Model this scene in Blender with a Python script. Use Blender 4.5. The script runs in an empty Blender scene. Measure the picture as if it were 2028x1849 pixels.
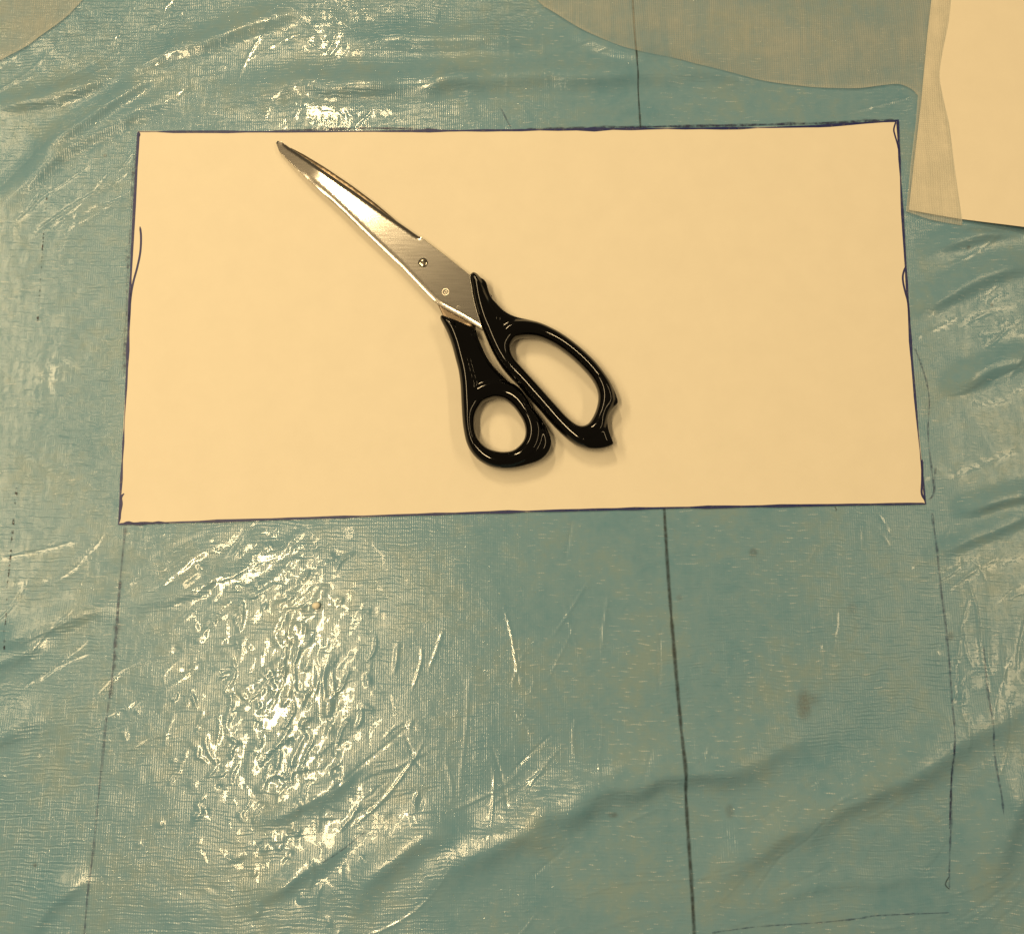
import bpy, math
import numpy as np
from mathutils import Vector
from mathutils.geometry import delaunay_2d_cdt

S = bpy.context.scene
COL = S.collection
# ------------------------------------------------------------------ camera
W, H, F = 2028.0, 1849.0, 1900.0          # photograph size and focal length in its pixels
CAM_Z, TILT = 0.475, math.radians(10)
cd = bpy.data.cameras.new('camera')
cam = bpy.data.objects.new('camera', cd); COL.objects.link(cam)
cd.sensor_fit = 'HORIZONTAL'; cd.sensor_width = 36.0; cd.lens = 36.0*F/W
cd.clip_start = 0.01; cd.clip_end = 50
cam.location = (0, 0, CAM_Z); cam.rotation_euler = (TILT, 0, 0)
S.camera = cam
# ------------------------------------------------------------------ room light
wd = bpy.data.worlds.new('World'); S.world = wd; wd.use_nodes = True
bg = wd.node_tree.nodes['Background']
bg.inputs[0].default_value = (1.0, 0.74, 0.42, 1); bg.inputs[1].default_value = 0.10
S.view_settings.view_transform = 'Standard'; S.view_settings.look = 'None'
S.view_settings.exposure = 0.05; S.view_settings.gamma = 1.0
LIGHT = (1.0, 0.735, 0.385)
def strip(name, x, y, z, sx, sy, watts):
    ld = bpy.data.lights.new(name, 'AREA'); ld.shape = 'RECTANGLE'
    ld.size = sx; ld.size_y = sy; ld.energy = watts; ld.color = LIGHT
    o = bpy.data.objects.new(name, ld); COL.objects.link(o); o.location = (x, y, z)
strip('ceiling_lamp', -0.43, -0.12, 1.5, 0.09, 0.62, 11.6)
strip('ceiling_lamp', -0.385, 1.19, 1.5, 0.08, 0.42, 10.2)
strip('ceiling_lamp', -1.10, 0.60, 1.5, 0.20, 1.3, 14.5)
strip('ceiling_lamp', 1.05, 0.42, 1.5, 0.16, 1.2, 6.6)

# ------------------------------------------------------------------ helpers
ct, st = math.cos(TILT), math.sin(TILT)
def P(px, py, z=0.0):
    """point on the horizontal plane at height z seen at photograph pixel px, py"""
    x, y, w = (px-W/2)/F, -(py-H/2)/F, -1.0
    d = (x, y*ct-w*st, y*st+w*ct)
    t = (z-CAM_Z)/d[2]
    return (d[0]*t, d[1]*t)
def proj(X, Y, Z=0.0):
    dz = Z-CAM_Z
    y = Y*ct+dz*st; w = -Y*st+dz*ct
    return X/(-w)*F+W/2, H/2-y/(-w)*F
PX = 0.00025                                # about one photograph pixel on the table, in metres

def tag(o, label=None, cat=None, group=None, kind=None):
    if label: o['label'] = label
    if cat: o['category'] = cat
    if group: o['group'] = group
    if kind: o['kind'] = kind
    return o
def obj(name, verts, faces, mat, parent=None, smooth=True):
    me = bpy.data.meshes.new(name)
    me.from_pydata([tuple(v) for v in verts], [], faces)
    me.materials.append(mat)
    if smooth: me.polygons.foreach_set('use_smooth', [True]*len(me.polygons))
    me.update()
    o = bpy.data.objects.new(name, me); COL.objects.link(o)
    if parent: o.parent = parent
    return o
def empty(name, loc=(0, 0, 0)):
    o = bpy.data.objects.new(name, None); COL.objects.link(o)
    o.location = loc; o.empty_display_size = 0.01
    return o
def spline(pts, step, closed=True):
    """Catmull-Rom through pts, resampled at about step"""
    p = np.array(pts, float); n = len(p); out = []
    for i in range(n if closed else n-1):
        if closed: a, b, c, d = p[i-1], p[i], p[(i+1) % n], p[(i+2) % n]
        else: a, b, c, d = p[max(i-1, 0)], p[i], p[i+1], p[min(i+2, n-1)]
        k = max(1, int(round(np.linalg.norm(c-b)/step)))
        for j in range(k):
            t = j/k
            out.append(0.5*((2*b)+(c-a)*t+(2*a-5*b+4*c-d)*t*t+(3*b-a-3*c+d)*t**3))
    if not closed: out.append(p[-1])
    return np.array(out)
def polyline(pts, step, closed=True):
    p = np.array(pts, float); out = []; n = len(p)
    for i in range(n if closed else n-1):
        b, c = p[i], p[(i+1) % n]
        k = max(1, int(round(np.linalg.norm(c-b)/step)))
        for j in range(k): out.append(b+(c-b)*j/k)
    if not closed: out.append(p[-1])
    return np.array(out)
def dist_poly(Q, poly, closed=True):
    """unsigned distance from points Q to polyline"""
    D = np.full(len(Q), 1e9)
    n = len(poly)
    for i in range(n if closed else n-1):
        a, b = poly[i], poly[(i+1) % n]; ab = b-a
        t = np.clip(((Q-a)@ab)/max(ab@ab, 1e-18), 0, 1)
        D = np.minimum(D, np.hypot(*(Q-a-t[:, None]*ab).T))
    return D
def sdist_open(Q, poly):
    """signed distance (right-hand side in pixel space positive) and along-parameter 0..1"""
    D = np.full(len(Q), 1e9); Sg = np.zeros(len(Q)); T = np.zeros(len(Q))
    seg = np.linalg.norm(np.diff(poly, axis=0), axis=1); L = seg.sum(); acc = 0
    for i in range(len(poly)-1):
        a, b = poly[i], poly[i+1]; ab = b-a
        traw = ((Q-a)@ab)/max(ab@ab, 1e-18); t = np.clip(traw, 0, 1)
        r = Q-a-t[:, None]*ab; d = np.hypot(r[:, 0], r[:, 1])
        m = d < D
        D[m] = d[m]; Sg[m] = np.sign(ab[0]*r[m, 1]-ab[1]*r[m, 0]); T[m] = (acc+t[m]*seg[i])/L
        acc += seg[i]
    return D*Sg, T
def inside(Q, poly):
    c = np.zeros(len(Q), bool); n = len(poly); j = n-1
    x, y = Q[:, 0], Q[:, 1]
    for i in range(n):
        xi, yi = poly[i]; xj, yj = poly[j]
        if yi != yj:
            m = ((yi > y) != (yj > y)) & (x < (xj-xi)*(y-yi)/(yj-yi)+xi)
            c ^= m
        j = i
    return c
def sstep(a, b, x):
    t = np.clip((x-a)/(b-a), 0, 1); return t*t*(3-2*t)
RNG = np.random.default_rng(7)
def vnoise(x, y, seed=0):
    """smooth value noise, about -1..1, unit lattice"""
    r = np.random.default_rng(seed).uniform(-1, 1, (256, 256))
    xi = np.floor(x).astype(int); yi = np.floor(y).astype(int)
    fx = x-xi; fy = y-yi
    fx = fx*fx*fx*(fx*(fx*6-15)+10); fy = fy*fy*fy*(fy*(fy*6-15)+10)
    g = lambda a, b: r[a & 255, b & 255]
    return (g(xi, yi)*(1-fx)+g(xi+1, yi)*fx)*(1-fy)+(g(xi, yi+1)*(1-fx)+g(xi+1, yi+1)*fx)*fy
def fbm(x, y, seed=0, oct=3):
    s = 0; a = 1
    for k in range(oct):
        s = s+a*vnoise(x*2**k, y*2**k, seed+k*17); a *= .5
    return s

def solid(outline, holes, step, top, bottom):
    """closed solid over a 2-D outline (px) with holes; top/bottom map (N,2 px points, edge distance in px) to heights in m.
    rim vertices are shared when top and bottom meet, else a wall joins them. Returns verts, faces"""
    loops = [outline]+list(holes)
    lo, hi = outline.min(0), outline.max(0)
    gx, gy = np.meshgrid(np.arange(lo[0], hi[0], step), np.arange(lo[1], hi[1], step*.866))
    gx = gx+(np.arange(gx.shape[0]) % 2)[:, None]*step*.5
    Q = np.stack([gx.ravel(), gy.ravel()], 1)
    m = inside(Q, outline)
    for h in holes: m &= ~inside(Q, h)
    Q = Q[m]
    D = np.minimum.reduce([dist_poly(Q, l) for l in loops])
    Q = Q[D > 2.2]
    # rings close to the rim keep the rounding smooth
    rings = []
    for off in (0.45, 1.1, 1.9):
        for l in loops:
            tg = np.roll(l, -1, 0)-np.roll(l, 1, 0); nrm = np.stack([-tg[:, 1], tg[:, 0]], 1)
            nrm /= np.linalg.norm(nrm, axis=1)[:, None]+1e-12
            for sgn in (1, -1):
                R = l+nrm*off*sgn
                mm = inside(R, outline)
                for h in holes: mm &= ~inside(R, h)
                R = R[mm]
                if len(R):
                    d = np.minimum.reduce([dist_poly(R, q) for q in loops])
                    rings.append(R[d > off*.93])
    allp = np.vstack(loops+[Q]+rings)
    edges = []; base = 0; nb = 0
    for l in loops:
        n = len(l); edges += [(base+i, base+(i+1) % n) for i in range(n)]; base += n
    nb = base
    vs, es, fs, ov, oe, of = delaunay_2d_cdt([Vector(p) for p in allp], edges, [], 0, 1e-6)
    V = np.array([tuple(v) for v in vs]); fs = [list(f) for f in fs]
    C = np.array([V[f].mean(0) for f in fs])
    keep = inside(C, outline)
    for h in holes: keep &= ~inside(C, h)
    fs = [f for f, k in zip(fs, keep) if k]
    D = np.minimum.reduce([dist_poly(V, l) for l in loops]); D[D < 1e-3] = 0
    zt, zb = top(V, D), bottom(V, D)
    rim = D == 0
    verts = []; it = []; ib = []
    for (u, v), a in zip(V, zt):
        it.append(len(verts)); x, y = P(u, v, REFZ); verts.append((x, y, a))
    for k, ((u, v), a) in enumerate(zip(V, zb)):
        if rim[k] and abs(zt[k]-a) < 1e-7: ib.append(it[k]); continue
        ib.append(len(verts)); x, y = P(u, v, REFZ); verts.append((x, y, a))
    faces = []
    for f in fs:
        a = [it[i] for i in f]; p = [Vector(verts[i]) for i in a]
        if (p[1]-p[0]).cross(p[2]-p[0]).z < 0: a.reverse(); f = f[::-1]
        faces.append(a); faces.append([ib[i] for i in f[::-1]])
    cnt = {}
    for f in fs:
        a = f
        p = [Vector(verts[it[i]]) for i in a]
        if (p[1]-p[0]).cross(p[2]-p[0]).z < 0: a = a[::-1]
        for i in range(len(a)):
            e = (a[i], a[(i+1) % len(a)]); cnt[e] = cnt.get(e, 0)+1
    for (i, j) in cnt:
        if (j, i) not in cnt:
            q = [it[j], it[i], ib[i], ib[j]]
            q2 = []
            for k in q:
                if k not in q2: q2.append(k)
            if len(q2) > 2: faces.append(q2)
    used = sorted({i for f in faces for i in f}); mp = {k: n for n, k in enumerate(used)}
    return [verts[k] for k in used], [[mp[i] for i in f] for f in faces]
REFZ = 0.0

# ------------------------------------------------------------------ materials
def mat(name):
    m = bpy.data.materials.new(name); m.use_nodes = True
    nt = m.node_tree; b = nt.nodes['Principled BSDF']
    return m, nt, b
def node(nt, t, **kw):
    n = nt.nodes.new(t)
    for k, v in kw.items():
        if k.startswith('i_'):
            key = k[2:]
            n.inputs[int(key) if key.isdigit() else key.replace('_', ' ')].default_value = v
        else: setattr(n, k, v)
    return n
def coords(nt, scale=(1, 1, 1), rot=(0, 0, 0)):
    tc = node(nt, 'ShaderNodeTexCoord'); mp = node(nt, 'ShaderNodeMapping')
    mp.inputs['Scale'].default_value = scale; mp.inputs['Rotation'].default_value = rot
    nt.links.new(tc.outputs['Object'], mp.inputs[0]); return mp.outputs[0]
def math_(nt, op, a, b=None, c=None):
    n = node(nt, 'ShaderNodeMath', operation=op)
    for i, v in enumerate((a, b, c)):
        if v is None: continue
        if isinstance(v, (int, float)): n.inputs[i].default_value = v
        else: nt.links.new(v, n.inputs[i])
    return n.outputs[0]
def noise(nt, vec, scale, detail=3, rough=.5, dist=0):
    n = node(nt, 'ShaderNodeTexNoise'); nt.links.new(vec, n.inputs['Vector'])
    n.inputs['Scale'].default_value = scale; n.inputs['Detail'].default_value = detail
    n.inputs['Roughness'].default_value = rough; n.inputs['Distortion'].default_value = dist
    return n.outputs['Fac']
def ramp(nt, fac, stops):
    r = node(nt, 'ShaderNodeValToRGB'); nt.links.new(fac, r.inputs[0])
    e = r.color_ramp.elements
    while len(e) < len(stops): e.new(.5)
    for k, (p, c) in enumerate(stops):
        e[k].position = p; e[k].color = (c[0], c[1], c[2], 1) if not isinstance(c, (int, float)) else (c, c, c, 1)
    return r.outputs[0]
def attr(nt, name):
    return node(nt, 'ShaderNodeAttribute', attribute_name=name).outputs['Fac']
def bump(nt, h, strength, dist, normal=None):
    b = node(nt, 'ShaderNodeBump'); b.inputs['Strength'].default_value = strength
    b.inputs['Distance'].default_value = dist; nt.links.new(h, b.inputs['Height'])
    if normal is not None: nt.links.new(normal, b.inputs['Normal'])
    return b.outputs[0]

def cover_material():
    m, nt, b = mat('blue_plastic_cover')
    L = nt.links.new
    v = coords(nt)
    # colour: light blue plastic with faint mottling
    n1 = noise(nt, v, 22, 4, .6)
    n2 = noise(nt, v, 160, 3, .6)
    f = math_(nt, 'ADD', math_(nt, 'MULTIPLY', n1, .65), math_(nt, 'MULTIPLY', n2, .35))
    c = ramp(nt, f, [(.36, (.142, .300, .425)), (.5, (.180, .330, .445)), (.64, (.222, .342, .405))])
    mix = node(nt, 'ShaderNodeMix', data_type='RGBA'); L(c, mix.inputs['A'])
    mix.inputs['B'].default_value = (.085, .06, .045, 1)
    L(math_(nt, 'MULTIPLY', attr(nt, 'stain'), math_(nt, 'MULTIPLY', noise(nt, v, 900, 2, .6), .95)), mix.inputs['Factor'])
    L(mix.outputs['Result'], b.inputs['Base Color'])
    # woven threads under the film: horizontal ribs broken up into dashes, fine verticals
    wx = noise(nt, coords(nt, (85, 540, 1)), 1, 2, .6)
    wx = ramp(nt, wx, [(.47, .03), (.64, 1.0)])
    sep = node(nt, 'ShaderNodeSeparateXYZ'); L(v, sep.inputs[0])
    wob = math_(nt, 'MULTIPLY', noise(nt, v, 20, 4, .6), .011)
    yy = math_(nt, 'ADD', sep.outputs[1], wob)
    ribs = math_(nt, 'SINE', math_(nt, 'MULTIPLY', yy, 2*math.pi/.0019))
    verts_ = math_(nt, 'SINE', math_(nt, 'MULTIPLY', sep.outputs[0], 2*math.pi/.0011))
    hgt = math_(nt, 'ADD', math_(nt, 'MULTIPLY', ribs, math_(nt, 'MULTIPLY', wx, 1.1)), math_(nt, 'MULTIPLY', verts_, ramp(nt, noise(nt, coords(nt, (420, 70, 1)), 1, 3, .7), [(.35, .04), (.75, .5)])))
    patch = ramp(nt, noise(nt, coords(nt, (1, .6, 1)), 17, 3, .65), [(.30, .25), (.75, 1.0)])
    patch = math_(nt, 'MULTIPLY', math_(nt, 'ADD', math_(nt, 'MULTIPLY', patch, .52), .06), math_(nt, 'ADD', .5, attr(nt, 'weave')))
    hgt = math_(nt, 'MULTIPLY', hgt, patch)
    fine = noise(nt, v, 700, 2, .6)
    specks = ramp(nt, noise(nt, coords(nt, (1, 1.8, 1)), 480, 2, .5), [(.62, 0), (.72, 1)])
    hgt = math_(nt, 'ADD', hgt, math_(nt, 'MULTIPLY', fine, .25))
    # lamp glints painted into the colour as pale dashes, in broken rows
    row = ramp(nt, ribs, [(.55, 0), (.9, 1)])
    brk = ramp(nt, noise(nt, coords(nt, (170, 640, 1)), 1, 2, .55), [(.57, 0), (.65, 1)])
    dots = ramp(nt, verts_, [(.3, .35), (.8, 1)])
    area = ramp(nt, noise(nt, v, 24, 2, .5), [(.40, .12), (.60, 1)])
    glint_paint = math_(nt, 'MULTIPLY', math_(nt, 'MULTIPLY', row, brk), math_(nt, 'MULTIPLY', dots, area))
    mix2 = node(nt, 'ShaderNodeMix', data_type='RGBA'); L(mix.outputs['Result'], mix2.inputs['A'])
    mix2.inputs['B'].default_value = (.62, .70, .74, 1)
    L(math_(nt, 'MULTIPLY', glint_paint, .8), mix2.inputs['Factor'])
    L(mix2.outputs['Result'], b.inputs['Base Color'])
    nb = bump(nt, hgt, 1.0, .00022)
    L(nb, b.inputs['Normal'])
    b.inputs['Roughness'].default_value = .21
    b.inputs['Specular IOR Level'].default_value = .4
    # film on top
    dash = ramp(nt, noise(nt, coords(nt, (200, 900, 1)), 1, 2, .5), [(.60, 0), (.66, 1)])
    glint = math_(nt, 'MAXIMUM', specks, dash)
    zone = ramp(nt, noise(nt, v, 28, 2, .5), [(.36, .45), (.6, 1)])
    glint = math_(nt, 'MULTIPLY', glint, zone)
    L(math_(nt, 'MAXIMUM', math_(nt, 'MULTIPLY_ADD', attr(nt, 'gloss'), .85, .10), glint), b.inputs['Coat Weight']); b.inputs['Coat Roughness'].default_value = .03
    h1 = noise(nt, v, 80, 1.5, .5, .8)
    h2 = noise(nt, coords(nt, (1, 1, 1), (0, 0, .5)), 420, 2, .5, .5)
    hh = math_(nt, 'ADD', math_(nt, 'MULTIPLY', h1, 1.0), math_(nt, 'MULTIPLY', h2, .03))
    hh = math_(nt, 'ADD', hh, math_(nt, 'MULTIPLY', hgt, .03))
    tilt = math_(nt, 'MULTIPLY', noise(nt, coords(nt, (620, 900, 1)), 1, 1, .5), glint)
    hh = math_(nt, 'ADD', hh, math_(nt, 'MULTIPLY', tilt, 1.8))
    cb = bump(nt, hh, 1.0, .00045)
    L(cb, b.inputs['Coat Normal'])
    return m
def paper_material(name, base):
    m, nt, b = mat(name); L = nt.links.new
    v = coords(nt)
    f = noise(nt, v, 60, 5, .65)
    c = ramp(nt, f, [(.3, [k*.965 for k in base]), (.7, base)])
    L(c, b.inputs['Base Color']); b.inputs['Roughness'].default_value = .75
    b.inputs['Specular IOR Level'].default_value = .25
    L(bump(nt, math_(nt, 'ADD', noise(nt, v, 1500, 3, .6), math_(nt, 'MULTIPLY', noise(nt, v, 30, 2), 14)), .5, .00007), b.inputs['Normal'])
    return m
def ink_material(name, col, lo=.0, hi=1.0, scale=500, p0=.35, p1=.6, soft=True):
    """ink that skips where the pen missed: lo..hi opacity"""
    m, nt, b = mat(name); L = nt.links.new
    b.inputs['Base Color'].default_value = (*col, 1); b.inputs['Roughness'].default_value = .45
    v = coords(nt)
    a = ramp(nt, noise(nt, v, scale, 3, .65), [(p0, lo), (p1, hi)])
    if soft: a = math_(nt, 'MULTIPLY', a, ramp(nt, attr(nt, 'core'), [(0, 0), (.75, 1)]))
    L(a, b.inputs['Alpha'])
    return m
def fabric_material():
    m, nt, b = mat('beige_sheer_fabric'); L = nt.links.new
    v = coords(nt)
    sep = node(nt, 'ShaderNodeSeparateXYZ'); L(v, sep.inputs[0])
    wob = math_(nt, 'MULTIPLY', noise(nt, v, 25, 2), .004)
    tx = math_(nt, 'SINE', math_(nt, 'MULTIPLY', math_(nt, 'ADD', sep.outputs[0], wob), 2*math.pi/.0012))
    ty = math_(nt, 'SINE', math_(nt, 'MULTIPLY', sep.outputs[1], 2*math.pi/.0012))
    w = math_(nt, 'MAXIMUM', tx, ty)
    b.inputs['Base Color'].default_value = (.58, .61, .57, 1)
    b.inputs['Roughness'].default_value = .5
    b.inputs['Sheen Weight'].default_value = .0
    st_ = noise(nt, coords(nt, (150, 18, 1)), 1, 4, .65)
    big = noise(nt, coords(nt, (1, 1.3, 1)), 26, 4, .6)
    a = math_(nt, 'ADD', math_(nt, 'MULTIPLY', w, .05), math_(nt, 'ADD', ramp(nt, st_, [(.34, .05), (.68, .23)]), ramp(nt, big, [(.34, .03), (.66, .26)])))
    a = math_(nt, 'ADD', math_(nt, 'MULTIPLY', attr(nt, 'hem'), .16), math_(nt, 'ADD', a, .02))
    L(a, b.inputs['Alpha'])
    L(bump(nt, math_(nt, 'ADD', tx, noise(nt, coords(nt, (400, 90, 1)), 1, 3, .6)), .6, .00015), b.inputs['Normal'])
    return m
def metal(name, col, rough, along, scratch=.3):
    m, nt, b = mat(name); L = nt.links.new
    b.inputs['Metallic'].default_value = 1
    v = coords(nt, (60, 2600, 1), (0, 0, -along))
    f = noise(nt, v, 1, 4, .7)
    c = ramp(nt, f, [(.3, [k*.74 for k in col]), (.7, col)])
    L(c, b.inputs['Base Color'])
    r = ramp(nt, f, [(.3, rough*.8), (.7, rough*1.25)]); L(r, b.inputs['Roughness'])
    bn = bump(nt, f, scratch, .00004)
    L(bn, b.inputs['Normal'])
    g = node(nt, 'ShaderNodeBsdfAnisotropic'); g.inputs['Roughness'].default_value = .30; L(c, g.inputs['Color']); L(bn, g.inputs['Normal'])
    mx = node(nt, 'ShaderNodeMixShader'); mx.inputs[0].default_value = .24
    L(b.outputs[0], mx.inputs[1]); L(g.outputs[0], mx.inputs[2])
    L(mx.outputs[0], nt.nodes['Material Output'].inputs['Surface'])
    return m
def black_plastic():
    m, nt, b = mat('black_gloss_plastic'); L = nt.links.new
    v = coords(nt)
    b.inputs['Base Color'].default_value = (.0018, .0018, .002, 1); b.inputs['Specular IOR Level'].default_value = .48
    L(ramp(nt, noise(nt, v, 300, 4, .7), [(.35, .05), (.7, .085)]), b.inputs['Roughness'])
    L(bump(nt, noise(nt, v, 900, 2, .6), .12, .00003), b.inputs['Normal'])
    return m
def plain(name, col, rough, metallic=0, spec=.5):
    m, nt, b = mat(name)
    v = coords(nt)
    nt.links.new(ramp(nt, noise(nt, v, 500, 3), [(.3, [k*.85 for k in col]), (.7, col)]), b.inputs['Base Color'])
    b.inputs['Roughness'].default_value = rough; b.inputs['Metallic'].default_value = metallic
    b.inputs['Specular IOR Level'].default_value = spec
    return m
AX = math.atan2(-(656-276), 957-548)        # blade direction on the table
M_COVER = cover_material()
M_PAPER = paper_material('white_paper', (.84, .79, .68))
M_PAPER2 = paper_material('white_paper_loose', (.84, .79, .68))
M_FABRIC = fabric_material()
M_STEEL = metal('brushed_steel', (.62, .60, .57), .105, AX, .07)
M_STEEL_D = metal('dull_shaded_steel', (.24, .19, .14), .36, AX, .03)  # rougher steel, base colour darkened to stand for a dark reflection
M_SCREW = metal('polished_screw', (.70, .66, .58), .14, .3, .03)
M_SLOT = plain('dark_slot', (.03, .025, .02), .6, .3)
M_BLACK = black_plastic()
M_INK = ink_material('navy_ink', (.010, .014, .13), .85, 1, 400, soft=False)
M_EDGE = ink_material('black_ink_edge', (.006, .016, .14), .75, 1, 350, soft=False)
M_FAINT = ink_material('faint_blue_ink', (.02, .045, .15), .10, .5, 420, .36, .66)
M_FAINTER = ink_material('worn_blue_ink', (.04, .07, .16), .0, .55, 350, .4, .68)
M_SMEAR = ink_material('smeared_blue_ink', (.02, .03, .11), .12, .9, 260, .35, .62)
M_SEAM = ink_material('dark_seam', (.015, .020, .022), .36, .62, 300)
M_DOT = ink_material('dotted_black_ink', (.006, .007, .02), .0, .95, 330, .5, .6)
M_TABLE = plain('table_laminate', (.45, .42, .38), .5)
M_BEAD = plain('pale_bead', (.92, .91, .80), .35)

# ------------------------------------------------------------------ table and its cover
def box(name, lo, hi, m):
    x0, y0, z0 = lo; x1, y1, z1 = hi
    v = [(x0, y0, z0), (x1, y0, z0), (x1, y1, z0), (x0, y1, z0), (x0, y0, z1), (x1, y0, z1), (x1, y1, z1), (x0, y1, z1)]
    return obj(name, v, [(3, 2, 1, 0), (4, 5, 6, 7), (0, 1, 5, 4), (1, 2, 6, 5), (2, 3, 7, 6), (3, 0, 4, 7)], m, smooth=False)
tag(box('table_top', (-.62, -.42, -.026), (.62, .62, -.0015), M_TABLE), kind='structure')

PAPER = [(273, 260), (500, 260), (760, 259), (1014, 257), (1250, 254.5), (1470, 253), (1620, 249), (1779, 238),
         (1787, 400), (1797, 560), (1806, 700), (1819, 850), (1834, 998.5), (1600, 1002), (1317, 1007), (1000, 1015),
         (640, 1026), (400, 1034), (234, 1039), (240, 930), (249, 760), (257, 560), (265, 400)]
PAPER2 = [(1844, 0), (1836, 70), (1824, 200), (1811, 310), (1799, 416.5), (1900, 435), (2028, 456), (2120, 470), (2120, -90), (1853, -90)]

# folds: polyline (px), width px, height mm
FOLDS = [
 ([(-60, 225), (60, 212), (140, 195), (255, 145)], 13, 1.5),
 ([(220, 165), (330, 118), (400, 100), (490, 60), (640, 20)], 14, 1.0),
 ([(60, 335), (100, 305), (200, 235), (290, 170), (345, 150)], 13, 1.5),
 ([(-40, 440), (60, 370), (150, 300), (260, 240), (380, 190)], 15, 1.2),
 ([(370, 240), (470, 198), (580, 184), (760, 182), (960, 172), (1150, 164), (1330, 158), (1560, 160)], 17, 1.9),
 ([(640, 95), (800, 88), (1000, 92), (1150, 84)], 14, .8),
 ([(1100, 60), (1260, 120), (1400, 150), (1560, 176)], 12, .8),
 ([(1790, 640), (1880, 590), (1960, 555), (2090, 520)], 15, 1.6),
 ([(1815, 515), (1900, 485), (1980, 465), (2090, 450)], 12, 1.2),
 ([(1860, 790), (1930, 757), (1985, 735), (2090, 712)], 15, 1.7),
 ([(1880, 1025), (1950, 1008), (2090, 970)], 13, 1.5),
 ([(1830, 1120), (1900, 1085), (1980, 1052), (2090, 1010)], 12, 1.2),
 ([(690, 1830), (730, 1765), (790, 1705), (860, 1665), (950, 1640)], 18, 1.5),
 ([(790, 1850), (840, 1790), (905, 1735), (1000, 1685), (1090, 1635), (1210, 1580), (1340, 1550), (1470, 1528), (1590, 1486), (1720, 1450)], 25, 2.8),
 ([(1370, 1830), (1450, 1740), (1540, 1675), (1640, 1625), (1730, 1580), (1830, 1530), (1930, 1465), (2090, 1390)], 23, 2.5),
 ([(1960, 1790), (1985, 1700), (2015, 1610), (2080, 1520)], 24, 2.4),
 ([(-60, 1305), (60, 1262), (180, 1222), (260, 1200)], 13, 1.1),
 ([(-60, 1350), (50, 1300), (120, 1262)], 11, .8),
 ([(470, 1810), (560, 1765), (640, 1712), (710, 1655)], 12, 1.0),
 ([(250, 1215), (340, 1190), (450, 1150), (560, 1095)], 11, .7),
 ([(1480, 1800), (1600, 1765), (1760, 1750), (1880, 1745)], 12, .6),
 ([(-60, 1500), (40, 1450), (120, 1400)], 14, .9),
 ([(40, 1880), (120, 1790), (200, 1740)], 14, .9),
 ([(480, 1640), (560, 1620), (660, 1570), (740, 1500)], 12, .6),
]
CREASES = []                                   # short sharp film creases in the puckered patch
for k in range(120):
    cx, cy = RNG.normal(570, 105), RNG.normal(1380, 175)
    if cy < 1075: continue
    up = cy < 1210
    a = math.radians(RNG.normal(-28 if up else -62, 14)); L = RNG.uniform(14, 85)
    bow = RNG.normal(0, 7)
    d = np.array([math.cos(a), math.sin(a)]); n_ = np.array([-d[1], d[0]])
    CREASES.append(([tuple(np.array([cx, cy])+d*L*(t-.5)+n_*bow*(1-(2*t-1)**2)+n_*RNG.normal(0, 1.5)) for t in (0, .25, .5, .75, 1)], RNG.uniform(2.6, 5), RNG.uniform(.07, .26)))
CREASES += [([(497, 1395), (465, 1410), (445, 1440)], 3.5, .13),
            ([(412, 1445), (407, 1470), (420, 1500), (440, 1515), (460, 1520)], 5, .2),
            ([(310, 1375), (350, 1350), (400, 1310)], 4, .15),
            ([(118, 725), (113, 755)], 4, .16), ([(85, 735), (84, 760)], 3, .1),
            ([(930, 1310), (925, 1420), (905, 1600)], 3.5, .07), ([(880, 1490), (895, 1560), (890, 1600)], 3.5, .08),
            ([(1540, 1270), (1555, 1340), (1562, 1400)], 3, .08), ([(1740, 1620), (1720, 1680), (1690, 1750)], 4, .12),
            ([(1620, 1690), (1618, 1740), (1600, 1790)], 4, .12), ([(1625, 1690), (1650, 1720), (1665, 1770)], 4, .12),
            ([(1985, 1660), (1940, 1690), (1900, 1720)], 4, .12), ([(1985, 1245), (1990, 1370)], 4, .12), ([(1955, 1190), (1960, 1340)], 4, .1),
            ([(1290, 165), (1230, 205), (1170, 228)], 4, .1), ([(1010, 40), (1008, 130), (1000, 215)], 4, .08),
            ([(1075, 50), (1080, 140), (1092, 215)], 4, .08), ([(235, 20), (226, 70), (250, 130)], 4, .14),
            ([(370, 0), (345, 60), (330, 120)], 4, .14), ([(10, 130), (35, 165), (55, 185)], 5, .16), ([(90, 230), (75, 290), (70, 330)], 4, .12),
            ([(595, 75), (640, 105), (660, 80), (665, 40)], 4, .12), ([(870, 15), (862, 40), (850, 52)], 5, .14)]

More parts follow.
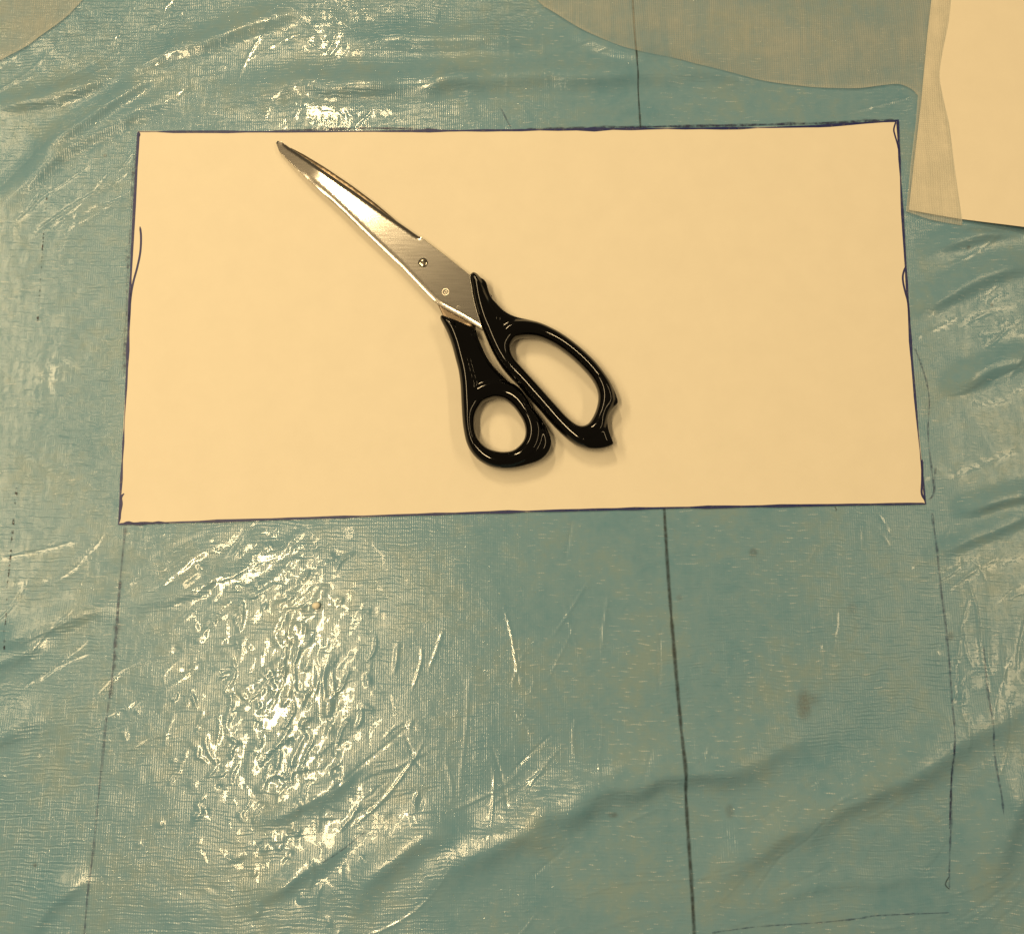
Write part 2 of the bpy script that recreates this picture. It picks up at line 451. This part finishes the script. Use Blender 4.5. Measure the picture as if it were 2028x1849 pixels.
STREAKS = []                                   # long shallow stretch lines in the film
for (x0, x1, y0, y1, ang, spread, n, l0, l1) in [(-20, 760, -20, 440, -33, 12, 38, 60, 260), (1800, 2060, 430, 1180, -22, 10, 26, 50, 220), (700, 2040, 1460, 1860, -30, 12, 44, 80, 330),
        (-20, 300, 1080, 1560, -22, 14, 16, 60, 220), (820, 1330, 1040, 1620, -86, 14, 20, 50, 200), (760, 1780, 20, 240, -4, 8, 20, 80, 300), (1330, 1960, 1030, 1560, -72, 25, 20, 30, 130), (1850, 2030, 1180, 1500, -80, 8, 10, 60, 200)]:
    for k in range(n):
        cx, cy = RNG.uniform(x0, x1), RNG.uniform(y0, y1); a = math.radians(RNG.normal(ang, spread)); L = RNG.uniform(l0, l1); bow = RNG.normal(0, .05)*L
        d = np.array([math.cos(a), math.sin(a)]); n_ = np.array([-d[1], d[0]])
        STREAKS.append(([tuple(np.array([cx, cy])+d*L*(t-.5)+n_*bow*(1-(2*t-1)**2)+n_*RNG.normal(0, 1.2)) for t in (0, .2, .4, .6, .8, 1)], RNG.uniform(2.2, 4.0), RNG.uniform(.06, .20)*RNG.choice([1, 1, -1])))
def axis(lo, hi, flo, fhi, fine, coarse):
    a = list(np.arange(flo, fhi, fine)); x = flo; step = fine
    left = []
    while x > lo:
        step = min(step*1.25, coarse); x -= step; left.append(x)
    x = a[-1]; step = fine; right = []
    while x < hi:
        step = min(step*1.25, coarse); x += step; right.append(x)
    return np.array(left[::-1]+a+right)
xs = axis(-.6, .6, -.295, .295, .0005, .012)
ys = axis(-.40, .60, -.16, .345, .0005, .012)
GX, GY = np.meshgrid(xs, ys)
U, V_ = proj(GX, GY, 0.0)
U = U.ravel(); V_ = V_.ravel(); UV = np.stack([U, V_], 1)
hmm = np.zeros(len(U))
def local(poly, pad):
    p = np.array(poly, float); lo = p.min(0)-pad; hi = p.max(0)+pad
    return np.nonzero((U > lo[0]) & (U < hi[0]) & (V_ > lo[1]) & (V_ < hi[1]))[0]
for k, (pl, w, hh) in enumerate(FOLDS):
    if pl[0][1] < 1180: w *= .8; hh *= 1.3 if pl[0][1] < 700 else 1.0
    p = spline(pl, 25, False); ix = local(pl, w*6)
    s, t = sdist_open(UV[ix], p)
    s = s+vnoise(UV[ix, 0]/60, UV[ix, 1]/60, 40+k)*w*.35
    c = s+.7*w
    prof = np.where(c < 0, np.exp(-(c/(2.4*w))**2), np.exp(-(c/(1.35*w))**2))
    end = sstep(0, .36, t)*sstep(0, .36, 1-t)
    ends = np.hypot(np.minimum(np.hypot(*(UV[ix]-p[0]).T), 1e9), 0)
    hmm[ix] += 1.75*hh*prof*end*(1+.25*vnoise(UV[ix, 0]/90, UV[ix, 1]/90, 80+k))
for (pl, w, hh) in CREASES:
    p = spline(pl, 8, False); ix = local(pl, w*4)
    s, t = sdist_open(UV[ix], p)
    hmm[ix] += hh*np.exp(-(s/w)**2)*sstep(0, .25, t)*sstep(0, .25, 1-t)
glc = np.zeros(len(U))
for (pl, w, hh) in STREAKS:
    p = spline(pl, 12, False); ix = local(pl, w*4)
    s, t = sdist_open(UV[ix], p)
    e = np.exp(-(s/w)**2)*sstep(0, .3, t)*sstep(0, .3, 1-t)
    hmm[ix] += hh*e
    glc[ix] = np.maximum(glc[ix], np.exp(-(s/(w*2.2))**2)*sstep(0, .2, t)*sstep(0, .2, 1-t)*(.5 if pl[0][0] > 1780 and pl[0][1] < 1200 else .8))
# puckered film, lower left
cu, cv = U-565, V_-1375
mask = np.exp(-((cu/165)**2+(cv/270)**2)**1.6)
ca, sa = math.cos(math.radians(-62)), math.sin(math.radians(-62))
q1 = (U*ca+V_*sa); q2 = (-U*sa+V_*ca)
wx_ = vnoise(U/50, V_/50, 3)*18; wy_ = vnoise(U/50, V_/50, 4)*18
pk = fbm((q1+wx_)/64, (q2+wy_)/27, 11, 2)
patchy = sstep(-.35, .45, vnoise(U/75, V_/95, 401)+.25*vnoise(U/25, V_/25, 402))
hmm += mask*pk*(.06+.20*patchy**1.5)
up = np.exp(-(((U-450)/190)**2+((V_-1120)/75)**2)**1.5)
ca, sa = math.cos(math.radians(-28)), math.sin(math.radians(-28))
q1 = (U*ca+V_*sa); q2 = (-U*sa+V_*ca)
hmm += up*fbm((q1+wx_)/75, (q2+wy_*.6)/20, 21, 2)*.30
for k in range(170):                            # bubbles and dimples trapped under the film
    cx, cy = RNG.normal(545, 125), RNG.normal(1480, 190)
    if cy < 1070: continue
    ra, rb = RNG.uniform(4, 11), RNG.uniform(5, 16); th = RNG.uniform(0, 3.14)
    ix = local([(cx, cy)], 50); du, dv = U[ix]-cx, V_[ix]-cy
    a1 = (du*math.cos(th)+dv*math.sin(th))/ra; b1 = (-du*math.sin(th)+dv*math.cos(th))/rb
    hmm[ix] += RNG.uniform(.08, .30)*RNG.choice([1, 1, -1])*np.exp(-(a1*a1+b1*b1)**1.3)
# everything else is only roughly flat
hmm += fbm(U/140, V_/110, 31, 3)*.16
hmm += fbm(U/34+vnoise(U/90, V_/90, 6), V_/26, 51, 2)*.035
# the sheets press the cover flat
PP = np.array(PAPER, float); P2 = np.array(PAPER2, float)
def presscov(poly, soft):
    ins = inside(UV, poly); d = np.full(len(U), 0.0)
    ix = local(poly, soft*2); d[ix] = dist_poly(UV[ix], poly)
    far = np.ones(len(U), bool); far[ix] = False
    sd = np.where(ins, -d, d); sd[far] = 1e3
    return sd
sd1 = presscov(PP, 30); sd2 = presscov(P2, 30)
press = sstep(0, 26, np.minimum(sd1, sd2))
hmm = hmm*press
hmm = np.maximum(hmm, -.9)
Z = hmm*.001
nx, ny = len(xs), len(ys)
me = bpy.data.meshes.new('table_cover')
co = np.stack([GX.ravel(), GY.ravel(), Z], 1).astype(np.float32)
idx = np.arange(nx*ny).reshape(ny, nx)
quads = np.stack([idx[:-1, :-1], idx[:-1, 1:], idx[1:, 1:], idx[1:, :-1]], -1).reshape(-1, 4)
me.vertices.add(nx*ny); me.vertices.foreach_set('co', co.ravel())
me.loops.add(quads.size); me.loops.foreach_set('vertex_index', quads.ravel().astype(np.int32))
me.polygons.add(len(quads)); me.polygons.foreach_set('loop_start', (np.arange(len(quads))*4).astype(np.int32))
me.polygons.foreach_set('use_smooth', np.ones(len(quads), bool))
me.update(calc_edges=True); me.validate()
# where the woven backing shows through strongly
wv = np.zeros(len(U))
for (a, b, ra, rb, g) in [(160, 620, 130, 420, .9), (190, 60, 190, 120, 1.5), (330, 30, 70, 120, 1.4), (640, 215, 130, 40, 1.0), (1000, 30, 60, 50, 1.5),
                          (720, 40, 120, 60, .8), (60, 1650, 80, 170, .7), (1650, 1350, 300, 250, .35), (1600, 80, 150, 80, .5)]:
    wv = np.maximum(wv, g*np.exp(-(((U-a)/ra)**2+((V_-b)/rb)**2)))
stain = np.zeros(len(U))
for (a, b, ra, rb, g) in [(1592, 1395, 15, 30, .75), (1600, 1385, 24, 14, .5), (1492, 1094, 9, 9, .7), (1883, 1259, 6, 9, .6), (1688, 1205, 10, 12, .35), (1000, 20, 1, 1, 0),
                          (208, 308, 4, 3, .9), (1214, 1613, 10, 6, .7), (1445, 1605, 9, 14, .5), (1917, 492, 4, 4, .8), (1964, 604, 3, 4, .9), (1345, 1183, 6, 6, .4), (69, 1712, 4, 5, .9), (411, 1413, 4, 4, .7)]:
    if g: stain = np.maximum(stain, g*np.exp(-(((U-a)/ra)**2+((V_-b)/rb)**2)**2))
mask2 = np.exp(-(((U-535)/245)**2+((V_-1450)/330)**2)**2)
gl = np.maximum(np.maximum(mask, up), mask2*.7)*(.75+.45*vnoise(U/60, V_/60, 301))
for (a, b, ra, rb, g) in [(200, 90, 170, 90, .35), (345, 30, 50, 100, .5), (640, 220, 110, 30, .5), (640, 85, 50, 40, .4), (1010, 35, 50, 40, .6), (863, 35, 25, 35, .6),
                          (20, 150, 40, 40, .6), (110, 745, 40, 40, .5), (330, 1680, 90, 120, .45), (520, 1750, 160, 70, .35), (860, 1500, 150, 160, .22), (1650, 1720, 150, 80, .25), (1975, 1350, 50, 80, .45), (1960, 1690, 60, 60, .3)]:
    gl = np.maximum(gl, g*np.exp(-(((U-a)/ra)**2+((V_-b)/rb)**2)))
gl = np.clip(np.maximum(gl, glc), 0, 1)
for nm, arr in (('weave', wv), ('stain', stain), ('gloss', gl)):
    at = me.attributes.new(nm, 'FLOAT', 'POINT'); at.data.foreach_set('value', arr.astype(np.float32))
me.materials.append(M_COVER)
cover = bpy.data.objects.new('table_cover', me); COL.objects.link(cover)
tag(cover, 'shiny creased blue-green plastic cover spread over the whole table', 'table cover')
ZG = Z.reshape(ny, nx)
def cover_z(x, y):
    i = np.clip(np.searchsorted(xs, x)-1, 0, nx-2); j = np.clip(np.searchsorted(ys, y)-1, 0, ny-2)
    a = (x-xs[i])/(xs[i+1]-xs[i]); c = (y-ys[j])/(ys[j+1]-ys[j])
    return (ZG[j, i]*(1-a)+ZG[j, i+1]*a)*(1-c)+(ZG[j+1, i]*(1-a)+ZG[j+1, i+1]*a)*c
def ribbon(name, pts, width, m, parent, zf, lift, jitter=.0, closed=False, step=3, seed=0, taper=True, straight=False):
    """a drawn line: a strip lying on a surface; width in px"""
    p = polyline(pts, step, closed) if straight else spline(pts, step, closed)
    r = np.random.default_rng(seed+len(p)); n = len(p)
    tg = (np.roll(p, -1, 0)-np.roll(p, 1, 0)) if closed else np.gradient(p, axis=0)
    nr = np.stack([-tg[:, 1], tg[:, 0]], 1); nr /= np.linalg.norm(nr, axis=1)[:, None]+1e-9
    w = width*.5*(1+jitter*np.interp(np.arange(n), np.arange(0, n+12, 6), r.normal(0, 1, len(np.arange(0, n+12, 6)))))
    w = np.clip(w, width*.15, width*1.3)
    if taper and not closed:
        e = np.minimum(np.arange(n), np.arange(n)[::-1])*step; w = w*np.clip(.35+e/12, 0, 1)
    verts = []; faces = []
    for k in range(n):
        for s in (-1, 0, 1):
            u, v = p[k]+nr[k]*w[k]*s
            x, y = P(u, v, .0006 if parent is not cover else 0)
            verts.append((x, y, zf(x, y, u, v)+lift))
    for k in range(n if closed else n-1):
        a = 3*k; b = 3*((k+1) % n)
        for q in (0, 1):
            f = [a+q, a+q+1, b+q+1, b+q]
            p0, p1, p2 = (Vector(verts[f[i]]) for i in (0, 1, 2))
            if (p1-p0).cross(p2-p0).z < 0: f.reverse()
            faces.append(f)
    ob = obj(name, verts, faces, m, parent)
    at = ob.data.attributes.new('core', 'FLOAT', 'POINT'); at.data.foreach_set('value', np.tile([0., 1., 0.], n).astype(np.float32))
    return ob
cz = lambda x, y, u, v: float(cover_z(x, y))
def cline(name, pts, w, m, **kw): return ribbon(name, pts, w, m, cover, cz, .00016, **kw)
cline('seam_line', [(1250, -60), (1254, 20), (1259, 100), (1263, 170), (1269, 262)], 5.0, M_SEAM, jitter=.2)
cline('seam_line', [(1315, 1000), (1324, 1150), (1336, 1300), (1345, 1400), (1353, 1500), (1362, 1640), (1371, 1780), (1378, 1900)], 10, M_SEAM, jitter=.12)
cline('pen_line', [(249, 1040), (240, 1130), (231, 1240), (222, 1340), (208, 1450), (197, 1560), (185, 1680), (172, 1790), (164, 1900)], 6, M_FAINT, jitter=.35)
cline('ink_smear', [(238, 1150), (232, 1240), (226, 1320), (219, 1385)], 11, M_FAINTER, jitter=.4)
cline('pen_line', [(1846, 1015), (1855, 1090), (1864, 1170), (1874, 1250), (1882, 1340), (1886, 1430), (1884, 1500), (1884, 1600), (1880, 1700), (1880, 1760)], 6, M_FAINT, jitter=.3)
cline('ink_smear', [(1884, 1470), (1883, 1560), (1880, 1640)], 5, M_SMEAR, jitter=.4)
cline('pen_line', [(1948, 1280), (1956, 1370), (1966, 1460), (1974, 1540), (1981, 1610)], 5.5, M_FAINT, jitter=.3)
cline('pen_line', [(1880, 1760), (1872, 1750), (1879, 1735)], 4, M_SEAM)
cline('pen_line', [(1410, 1846), (1500, 1834), (1620, 1826), (1700, 1818), (1740, 1812), (1880, 1806)], 4.6, M_FAINT, jitter=.3)
cline('pen_line', [(93, 390), (86, 470), (80, 560), (74, 640)], 3.4, M_DOT, jitter=.5)
cline('pen_line', [(33, 965), (26, 1040), (20, 1110), (14, 1170), (12, 1290)], 5.0, M_DOT, jitter=.5)
cline('pen_line', [(1812, 690), (1830, 740), (1840, 790), (1838, 860), (1845, 930), (1850, 975), (1838, 990)], 5.5, M_FAINT, jitter=.3)
cline('ink_smear', [(1852, 920), (1851, 960), (1842, 992)], 7, M_FAINTER, jitter=.4)
cline('pen_line', [(992, 215), (1002, 235), (1012, 254)], 4.6, M_FAINT)
cline('ink_smear', [(540, 260), (640, 257), (720, 254.5), (790, 255), (870, 257.5)], 6, M_SMEAR, jitter=.3)
cline('ink_smear', [(1040, 257), (1200, 253.5), (1330, 251), (1450, 249), (1560, 246), (1660, 243.5), (1770, 238)], 7, M_SMEAR, jitter=.3)
cline('ink_smear', [(267, 300), (262, 380), (257, 470), (252, 560), (250, 640), (246, 740)], 9, M_FAINTER, jitter=.4)
cline('pen_line', [(1653, 1003), (1656, 1008), (1655, 1012)], 5, M_SEAM)
cline('pen_line', [(725, 1645), (680, 1680), (640, 1706)], 4.6, M_FAINTER)
# ------------------------------------------------------------------ paper template
REFZ = .0006
PT = .00075
smooth_outline = polyline(PAPER, 6)
pt_top = lambda Q, D: PT+.00025*fbm(Q[:, 0]/420, Q[:, 1]/380, 61, 2)*sstep(0, 60, D)
v, f = solid(smooth_outline, [], 18, pt_top, lambda Q, D: pt_top(Q, D)-.00018)
paper = obj('paper_sheet', v, f, M_PAPER)
tag(paper, 'wide cream paper rectangle with dark inked edges lying under the scissors', 'paper sheet', 'paper sheets on the cover')
def pz(x, y, u, v_):
    q = np.array([[u, v_]]); d = dist_poly(q, PP)
    return float(pt_top(q, d)[0])
def pline(name, pts, w, m, **kw): return ribbon(name, pts, w, m, paper, pz, .00004, **kw)
cen = PP.mean(0)
inset = [tuple(p) for p in PAPER]
edge = polyline(PAPER, 6)
tg = np.roll(edge, -1, 0)-np.roll(edge, 1, 0); nr = np.stack([-tg[:, 1], tg[:, 0]], 1); nr /= np.linalg.norm(nr, axis=1)[:, None]
edge_in = edge+nr*1.6
pline('ink_outline', edge_in, 4.2, M_EDGE, jitter=.34, closed=True, step=6, straight=True)
pline('pen_stroke', [(277.5, 449), (279.5, 470), (278, 500), (272, 530), (264, 560), (259, 590), (255, 640)], 4.2, M_INK, step=2)
pline('pen_stroke', [(1775, 239), (1770, 256), (1772, 268), (1777, 285), (1780, 300)], 3.2, M_INK, step=2)
pline('pen_stroke', [(1793, 528), (1788, 545), (1788.5, 560), (1793, 580), (1798, 600), (1801, 640)], 4.0, M_INK, step=2)
pline('pen_stroke', [(1826, 910), (1826, 950), (1825, 975), (1829, 986), (1832, 992)], 4.5, M_INK, step=2)
pline('pen_stroke', [(246, 977), (240, 985), (241, 998), (238, 1015), (237, 1032)], 5.0, M_INK, step=2)
pline('pen_stroke', [(244, 1036), (255, 1035), (270, 1037), (290, 1035), (312, 1034.5), (335, 1035)], 4.0, M_INK, step=2, jitter=.5)
pline('pen_stroke', [(275, 262), (277, 266), (274, 275)], 4, M_INK, step=2)

# ------------------------------------------------------------------ loose sheet, right
o2 = polyline(PAPER2, 6)
def p2top(Q, D):
    z = .0011+.0035*sstep(1850, 2080, Q[:, 0])*sstep(-150, 470, Q[:, 1])
    return z+.0002*fbm(Q[:, 0]/200, Q[:, 1]/240, 71, 2)*sstep(0, 40, D)
v, f = solid(o2, [], 16, p2top, lambda Q, D: p2top(Q, D)-.0002)
sheet2 = obj('paper_sheet', v, f, M_PAPER2)
tag(sheet2, 'loose pale paper sheet lifting at its lower edge in the upper right corner', 'paper sheet', 'paper sheets on the cover')

# ------------------------------------------------------------------ sheer fabric
def cloth(name, outline, label, zextra=0.0):
    o = polyline(outline, 6) if not isinstance(outline, np.ndarray) else outline
    def top(Q, D):
        z = np.array([cover_z(*P(u, v_, 0)) for u, v_ in Q])
        s = np.where(inside(Q, P2), 1.0, 0)*1.0
        d2 = dist_poly(Q, P2); w = np.where(s > 0, 1.0, 1-sstep(0, 14, d2))
        z2 = p2top(Q, np.zeros(len(Q)))
        z = np.maximum(z, z2*w)+.00055
        return z+.0004*(1+fbm(Q[:, 0]/70, Q[:, 1]/120, 91, 2))*(1-w)
    V0, F0 = solid(o, [], 9, top, lambda Q, D: top(Q, D)-.00001)
    # keep the upper skin only: one ply of cloth
    n = len(F0)
    up_ = []
    for fc in F0:
        if len(fc) == 3:
            a, b, c = (Vector(V0[i]) for i in fc)
            if (b-a).cross(c-a).z > 0: up_.append(fc)
    us = sorted({i for fc in up_ for i in fc}); mp = {k: q for q, k in enumerate(us)}
    ob = obj(name, [V0[k] for k in us], [[mp[i] for i in fc] for fc in up_], M_FABRIC)
    q = np.array([proj(V0[k][0], V0[k][1], V0[k][2]) for k in us]); hd = dist_poly(q, o)
    at = ob.data.attributes.new('hem', 'FLOAT', 'POINT'); at.data.foreach_set('value', sstep(7, 2, hd).astype(np.float32))
    tag(ob, label, 'sheer fabric', 'sheer fabric lengths')
    return ob
e1 = spline([(1040, -30), (1068, 6), (1100, 28), (1145, 56), (1195, 80), (1252, 103), (1330, 121), (1400, 139), (1480, 156), (1560, 168), (1640, 175), (1700, 176),
             (1745, 170), (1780, 168), (1806, 178), (1817, 190)], 6, False)
e2 = polyline([(1813, 240), (1803, 320), (1793, 420), (1840, 436), (1905, 447)], 6, False)
e3 = spline([(1905, 447), (1899, 410), (1888, 330), (1878, 250), (1866, 195), (1859, 150), (1866, 100), (1876, 50), (1882, 0), (1884, -60)], 6, False)
rgt = np.vstack([e1, e2[:-1], e3, [(1400, -60.), (1040, -60.)]])
cloth('sheer_fabric', rgt, 'wide beige sheer fabric with a curved hem along the top right')
lft = np.vstack([spline([(200, -40), (160, 5), (125, 40), (80, 72), (40, 100), (-40, 140)], 6, False), [(-60., 140.), (-60., -60.), (180., -60.)]])
cloth('sheer_fabric', lft, 'small corner of beige sheer fabric at the top left')

# ------------------------------------------------------------------ scissors
sc = empty('scissors', (*P(940, 600), PT))
tag(sc, 'black handled steel scissors lying closed on the cream paper', 'scissors')
def part(name, v, f, m, smooth=True):
    ox, oy, oz = sc.location
    return obj(name, [(a-ox, b-oy, c-oz) for a, b, c in v], f, m, sc, smooth)
mm = .001
def along(Q):
    """0 at the blade tip, 1 at the handles"""
    d = np.array([957-548, 656-276.]); return ((Q-np.array([548, 276.]))@d)/(d@d)
# upper blade
BACK = [(545, 280), (551.3, 296), (575, 321.5), (609, 355.7), (642, 386), (675, 416.5), (713.5, 454), (751, 489.5), (791, 527), (839, 577), (861, 599.5), (869, 606.5), (884, 615), (913.5, 631), (936, 644.5), (957, 657)]
EDGE = [(548, 275.5), (556, 278), (579, 294), (610, 316.5), (639, 337.8), (698.6, 378.5), (764.6, 426), (800, 450), (829, 470.5), (833.5, 473), (848, 484.5), (884, 511.5), (928, 547)]
outline = np.vstack([polyline(BACK, 2.5, False), polyline([(957, 657), (975, 640), (975, 590), (928, 547)], 2.5, False)[1:-1], polyline(EDGE[::-1], 2.5, False)])
cut = polyline(EDGE[:9], 4, False); back = polyline(BACK, 4, False)
def zline(Q):
    t = along(Q); k = np.linspace(-.1, 1.2, 400)
    sl = .12*sstep(.215, .165, k)*.14                                   # the last quarter bows down
    dip = np.cumsum(sl[::-1])[::-1]*(k[1]-k[0])
    return PT+.0040+.0020*np.clip(t, -.1, 1.1)-np.interp(t, k, dip)
REFZ = .005
def ub_top(Q, D):
    t = along(Q)
    db = dist_poly(Q, back, False); dc = dist_poly(Q, cut, False)
    z = zline(Q)+.0016
    z = z-np.clip(6.0-db, 0, 6)*PX*.42*sstep(.10, .30, t)                                   # ground back edge
    z = z-np.clip(5.0-dc, 0, 5)*PX*.75*sstep(.0, .05, t)*sstep(.74, .70, t)  # honed cutting edge
    return z
v, f = solid(outline, [], 5, ub_top, lambda Q, D: zline(Q)+.0002)
blade_up = part('blade', v, f, M_STEEL)
blade_up['label'] = 'upper blade with a bright ground back edge'
# lower blade
LB = [(565, 290), (576, 291), (602, 306), (648, 336.5), (698.6, 371), (743, 404.5), (794, 447.5), (831, 473), (850, 490), (885, 540), (930, 600), (940, 640), (935, 652), (931, 650),
      (890, 640), (878, 628), (868, 606), (855, 592), (800, 530), (740, 470), (640, 375), (575, 310)]
lo = polyline(LB, 3)
REFZ = .0035
def lb_top(Q, D):
    return zline(Q)-.0001-np.clip(2.5-D, 0, 2.5)*PX*.5
v, f = solid(lo, [], 7, lb_top, lambda Q, D: zline(Q)-.0013)
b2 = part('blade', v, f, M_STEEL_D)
b2['label'] = 'lower blade showing as a thin dull sliver'
# screw
def disc(name, cx, cy, r, z0, z1, m, dome=.0, n=40):
    x0, y0 = P(cx, cy, REFZ); v = []; f = []
    prof = [(1, z0), (1, z1-.0002), (.93, z1-.00005), (.6, z1+dome*.6), (.0, z1+dome)]
    for a, z in prof[:-1]:
        for k in range(n):
            t = 2*math.pi*k/n; v.append((x0+r*a*math.cos(t), y0+r*a*math.sin(t), z))
    v.append((x0, y0, prof[-1][1]))
    for q in range(len(prof)-2):
        for k in range(n): f.append((q*n+k, q*n+(k+1) % n, (q+1)*n+(k+1) % n, (q+1)*n+k))
    q = len(prof)-2
    for k in range(n): f.append((q*n+k, q*n+(k+1) % n, len(v)-1))
    return part(name, v, f, m)
REFZ = .0065
zs = float(zline(np.array([[838.3, 522.]]))[0])+.0016
disc('washer_recess', 838.3, 522, 10.7*PX, zs-.0006, zs+.00004, M_SLOT)
screw = disc('screw', 838.3, 522, 9.6*PX, zs-.0006, zs+.0005, M_SCREW, .0004)
# slot across the head
x0, y0 = P(838.3, 520.5, REFZ); a = math.radians(4); hw, hl = 1.3*PX, 9.0*PX
vv = []
for (s, t) in ((-1, -1), (1, -1), (1, 1), (-1, 1)):
    vv.append((x0+s*hl*math.cos(a)-t*hw*math.sin(a), y0+s*hl*math.sin(a)+t*hw*math.cos(a)))
zz0, zz1 = zs+.0003, zs+.00098
vv3 = [(*p, zz0) for p in vv]+[(*p, zz1) for p in vv]
so = obj('screw_slot', [(a_-sc.location.x, b_-sc.location.y, c_-sc.location.z) for a_, b_, c_ in vv3],
         [(4, 5, 6, 7), (0, 1, 5, 4), (1, 2, 6, 5), (2, 3, 7, 6), (3, 0, 4, 7)], M_SLOT, screw, False)
# stamped ring mark on the tang
def ring(name, cx, cy, r0, r1, z, m, n=36):
    x0, y0 = P(cx, cy, REFZ); v = []; f = []
    for k in range(n):
        t = 2*math.pi*k/n
        v += [(x0+r0*math.cos(t), y0+r0*math.sin(t), z), (x0+(r0+r1)/2*math.cos(t), y0+(r0+r1)/2*math.sin(t), z+.00006), (x0+r1*math.cos(t), y0+r1*math.sin(t), z)]
    for k in range(n):
        a, b = 3*k, 3*((k+1) % n)
        f += [(a, a+1, b+1, b), (a+1, a+2, b+2, b+1)]
    return part(name, v, f, m)
M_MARK = metal('stamped_mark', (.9, .85, .75), .35, AX, .05)
zr = float(zline(np.array([[883., 580.]]))[0])+.0016
ring('stamped_mark', 883, 580, 5.8*PX, 7.6*PX, zr+.00002, M_MARK)
ring('stamped_mark', 883.3, 580.3, 2.2*PX, 3.2*PX, zr+.00002, M_MARK)
ring('stamped_mark', 908, 611, 2.6*PX, 3.8*PX, zr+.0001, M_MARK)

# handles
FINGER = [(937.5, 541.5), (931.5, 546), (930, 553), (932.8, 569), (936.7, 593), (942.7, 617), (950, 639), (957.6, 656.5), (966.5, 678), (978.4, 703), (993.3, 727), (1009.6, 746.5), (1025, 762),
          (1046, 786), (1071, 814), (1089, 835), (1113, 860), (1135, 878), (1152, 886), (1168, 889.5), (1184, 890), (1201, 887), (1214, 881), (1213.5, 875), (1209, 862.5), (1204.8, 849), (1204, 833), (1207.7, 819.4), (1215, 809), (1222.5, 801), (1223.3, 794),
          (1218, 777.7), (1209, 758.4), (1196, 739), (1179.4, 718.2), (1160, 699), (1140.7, 682.5), (1118.4, 666), (1096, 652.7), (1069.3, 640.8), (1042.5, 634), (1030, 631.5), (1012.6, 625.7), (997.7, 616.7), (985.8, 604.8),
          (974, 591), (968, 576.5), (964.3, 563), (959, 556), (952.5, 552), (945.5, 544.5)]
FHOLE = [(1010, 691), (1013.5, 679.5), (1023, 670), (1042, 666), (1066, 668.5), (1090, 678), (1111, 690.5), (1132, 706.5), (1151, 724.5), (1168.5, 744), (1179.5, 761.4), (1185.4, 779.2), (1185.4, 797), (1180.5, 816), (1172, 832.8), (1163, 842.5), (1151, 845.5), (1139, 841), (1123, 828), (1105, 809), (1082.7, 785), (1060.4, 760), (1036.5, 733), (1016, 709)]
THUMB = [(872, 631), (875.7, 626), (890.6, 631), (911.4, 639), (931, 648.5), (942.7, 655.5), (947, 669), (954.6, 688), (966.5, 712), (981.4, 731.3), (997.7, 747.7), (1010, 758.5), (1022, 764), (1034, 776), (1046, 794), (1052, 806), (1067, 823.5), (1079, 841.4), (1088, 859), (1092, 875.6), (1089.2, 890.5),
         (1080, 904), (1065.4, 914.3), (1043, 921.7), (1020.7, 926.9), (998.4, 928.4), (979, 926.2), (962.7, 920.2), (946.3, 909.8), (933, 895), (924, 877), (918.8, 854.8), (915.8, 831), (913.6, 795), (912, 764), (908.4, 736), (902, 710.5), (895, 684), (886, 660), (877, 642)]
THOLE = [(976, 788), (958.2, 795), (947.8, 807), (940.4, 823.5), (939, 841.4), (942, 860.7), (951, 877), (964, 888.5), (979, 894.5), (997, 897), (1014.8, 894.5), (1028, 886), (1038.6, 872.6), (1042.3, 856.3), (1039.3, 838.4), (1031, 822), (1017.7, 804.2), (1003, 792.3), (989.5, 788)]
def handle(outl, hole, zc, ht, hb, w, panel, label, tilt):
    global REFZ
    REFZ = zc
    o, h = spline(outl, 2.2), spline(hole, 2.2)
    hc = h.mean(0); rr = np.linalg.norm(h-hc, axis=1)[:, None]; h = h-(h-hc)/rr*1.8
    def rnd(D): return np.sqrt(np.clip(1-(1-np.clip(D/w, 0, 1))**2, 0, 1))
    def top(Q, D):
        z = PT+zc+ht*rnd(D)+tilt(Q)
        for (pl, depth, width, reach) in panel:
            s, t = sdist_open(Q, spline(pl, 4, False))
            z = z-depth*sstep(0, width, s)*sstep(reach, reach+9, dist_poly(Q, h))*sstep(0, 5, D)
        return z
    def bot(Q, D): return PT+zc-hb*rnd(D)+tilt(Q)
    v, f = solid(o, [h], 3.2, top, bot)
    p = part('handle', v, f, M_BLACK); p['label'] = label
    return p
handle(FINGER, FHOLE, .0085, .0050, .0083, 15.5, [([(984, 636), (966, 610), (953, 580), (944, 552)], .0013, 7, 24)],
       'larger finger handle with a long oval loop', lambda Q: 0*Q[:, 0])
handle(THUMB, THOLE, .0080, .0046, .0078, 16.0, [([(940, 764), (933, 742), (925, 712), (912, 678), (898, 650), (884, 632)], .0013, 6, 25)],
       'smaller thumb handle with a round loop', lambda Q: 0*Q[:, 0])

# ------------------------------------------------------------------ bead
cx, cy = P(626, 1199, .0015); r = 7.6*PX; v = []; f = []
nu, nv = 24, 12
zb = float(cover_z(cx, cy))
for j in range(nv+1):
    t = math.pi*j/nv
    for i in range(nu):
        p = 2*math.pi*i/nu; rr = 1+.06*math.sin(2*p+1)+.04*math.sin(3*p)
        v.append((cx+r*rr*math.sin(t)*math.cos(p), cy+r*rr*math.sin(t)*math.sin(p), zb+r*.9+r*.9*math.cos(t)))
for j in range(nv):
    for i in range(nu):
        f.append((j*nu+i, (j+1)*nu+i, (j+1)*nu+(i+1) % nu, j*nu+(i+1) % nu))
bead = obj('bead', v, f, M_BEAD)
tag(bead, 'tiny pale yellow bead lying among the glossy puckers of the cover', 'bead')
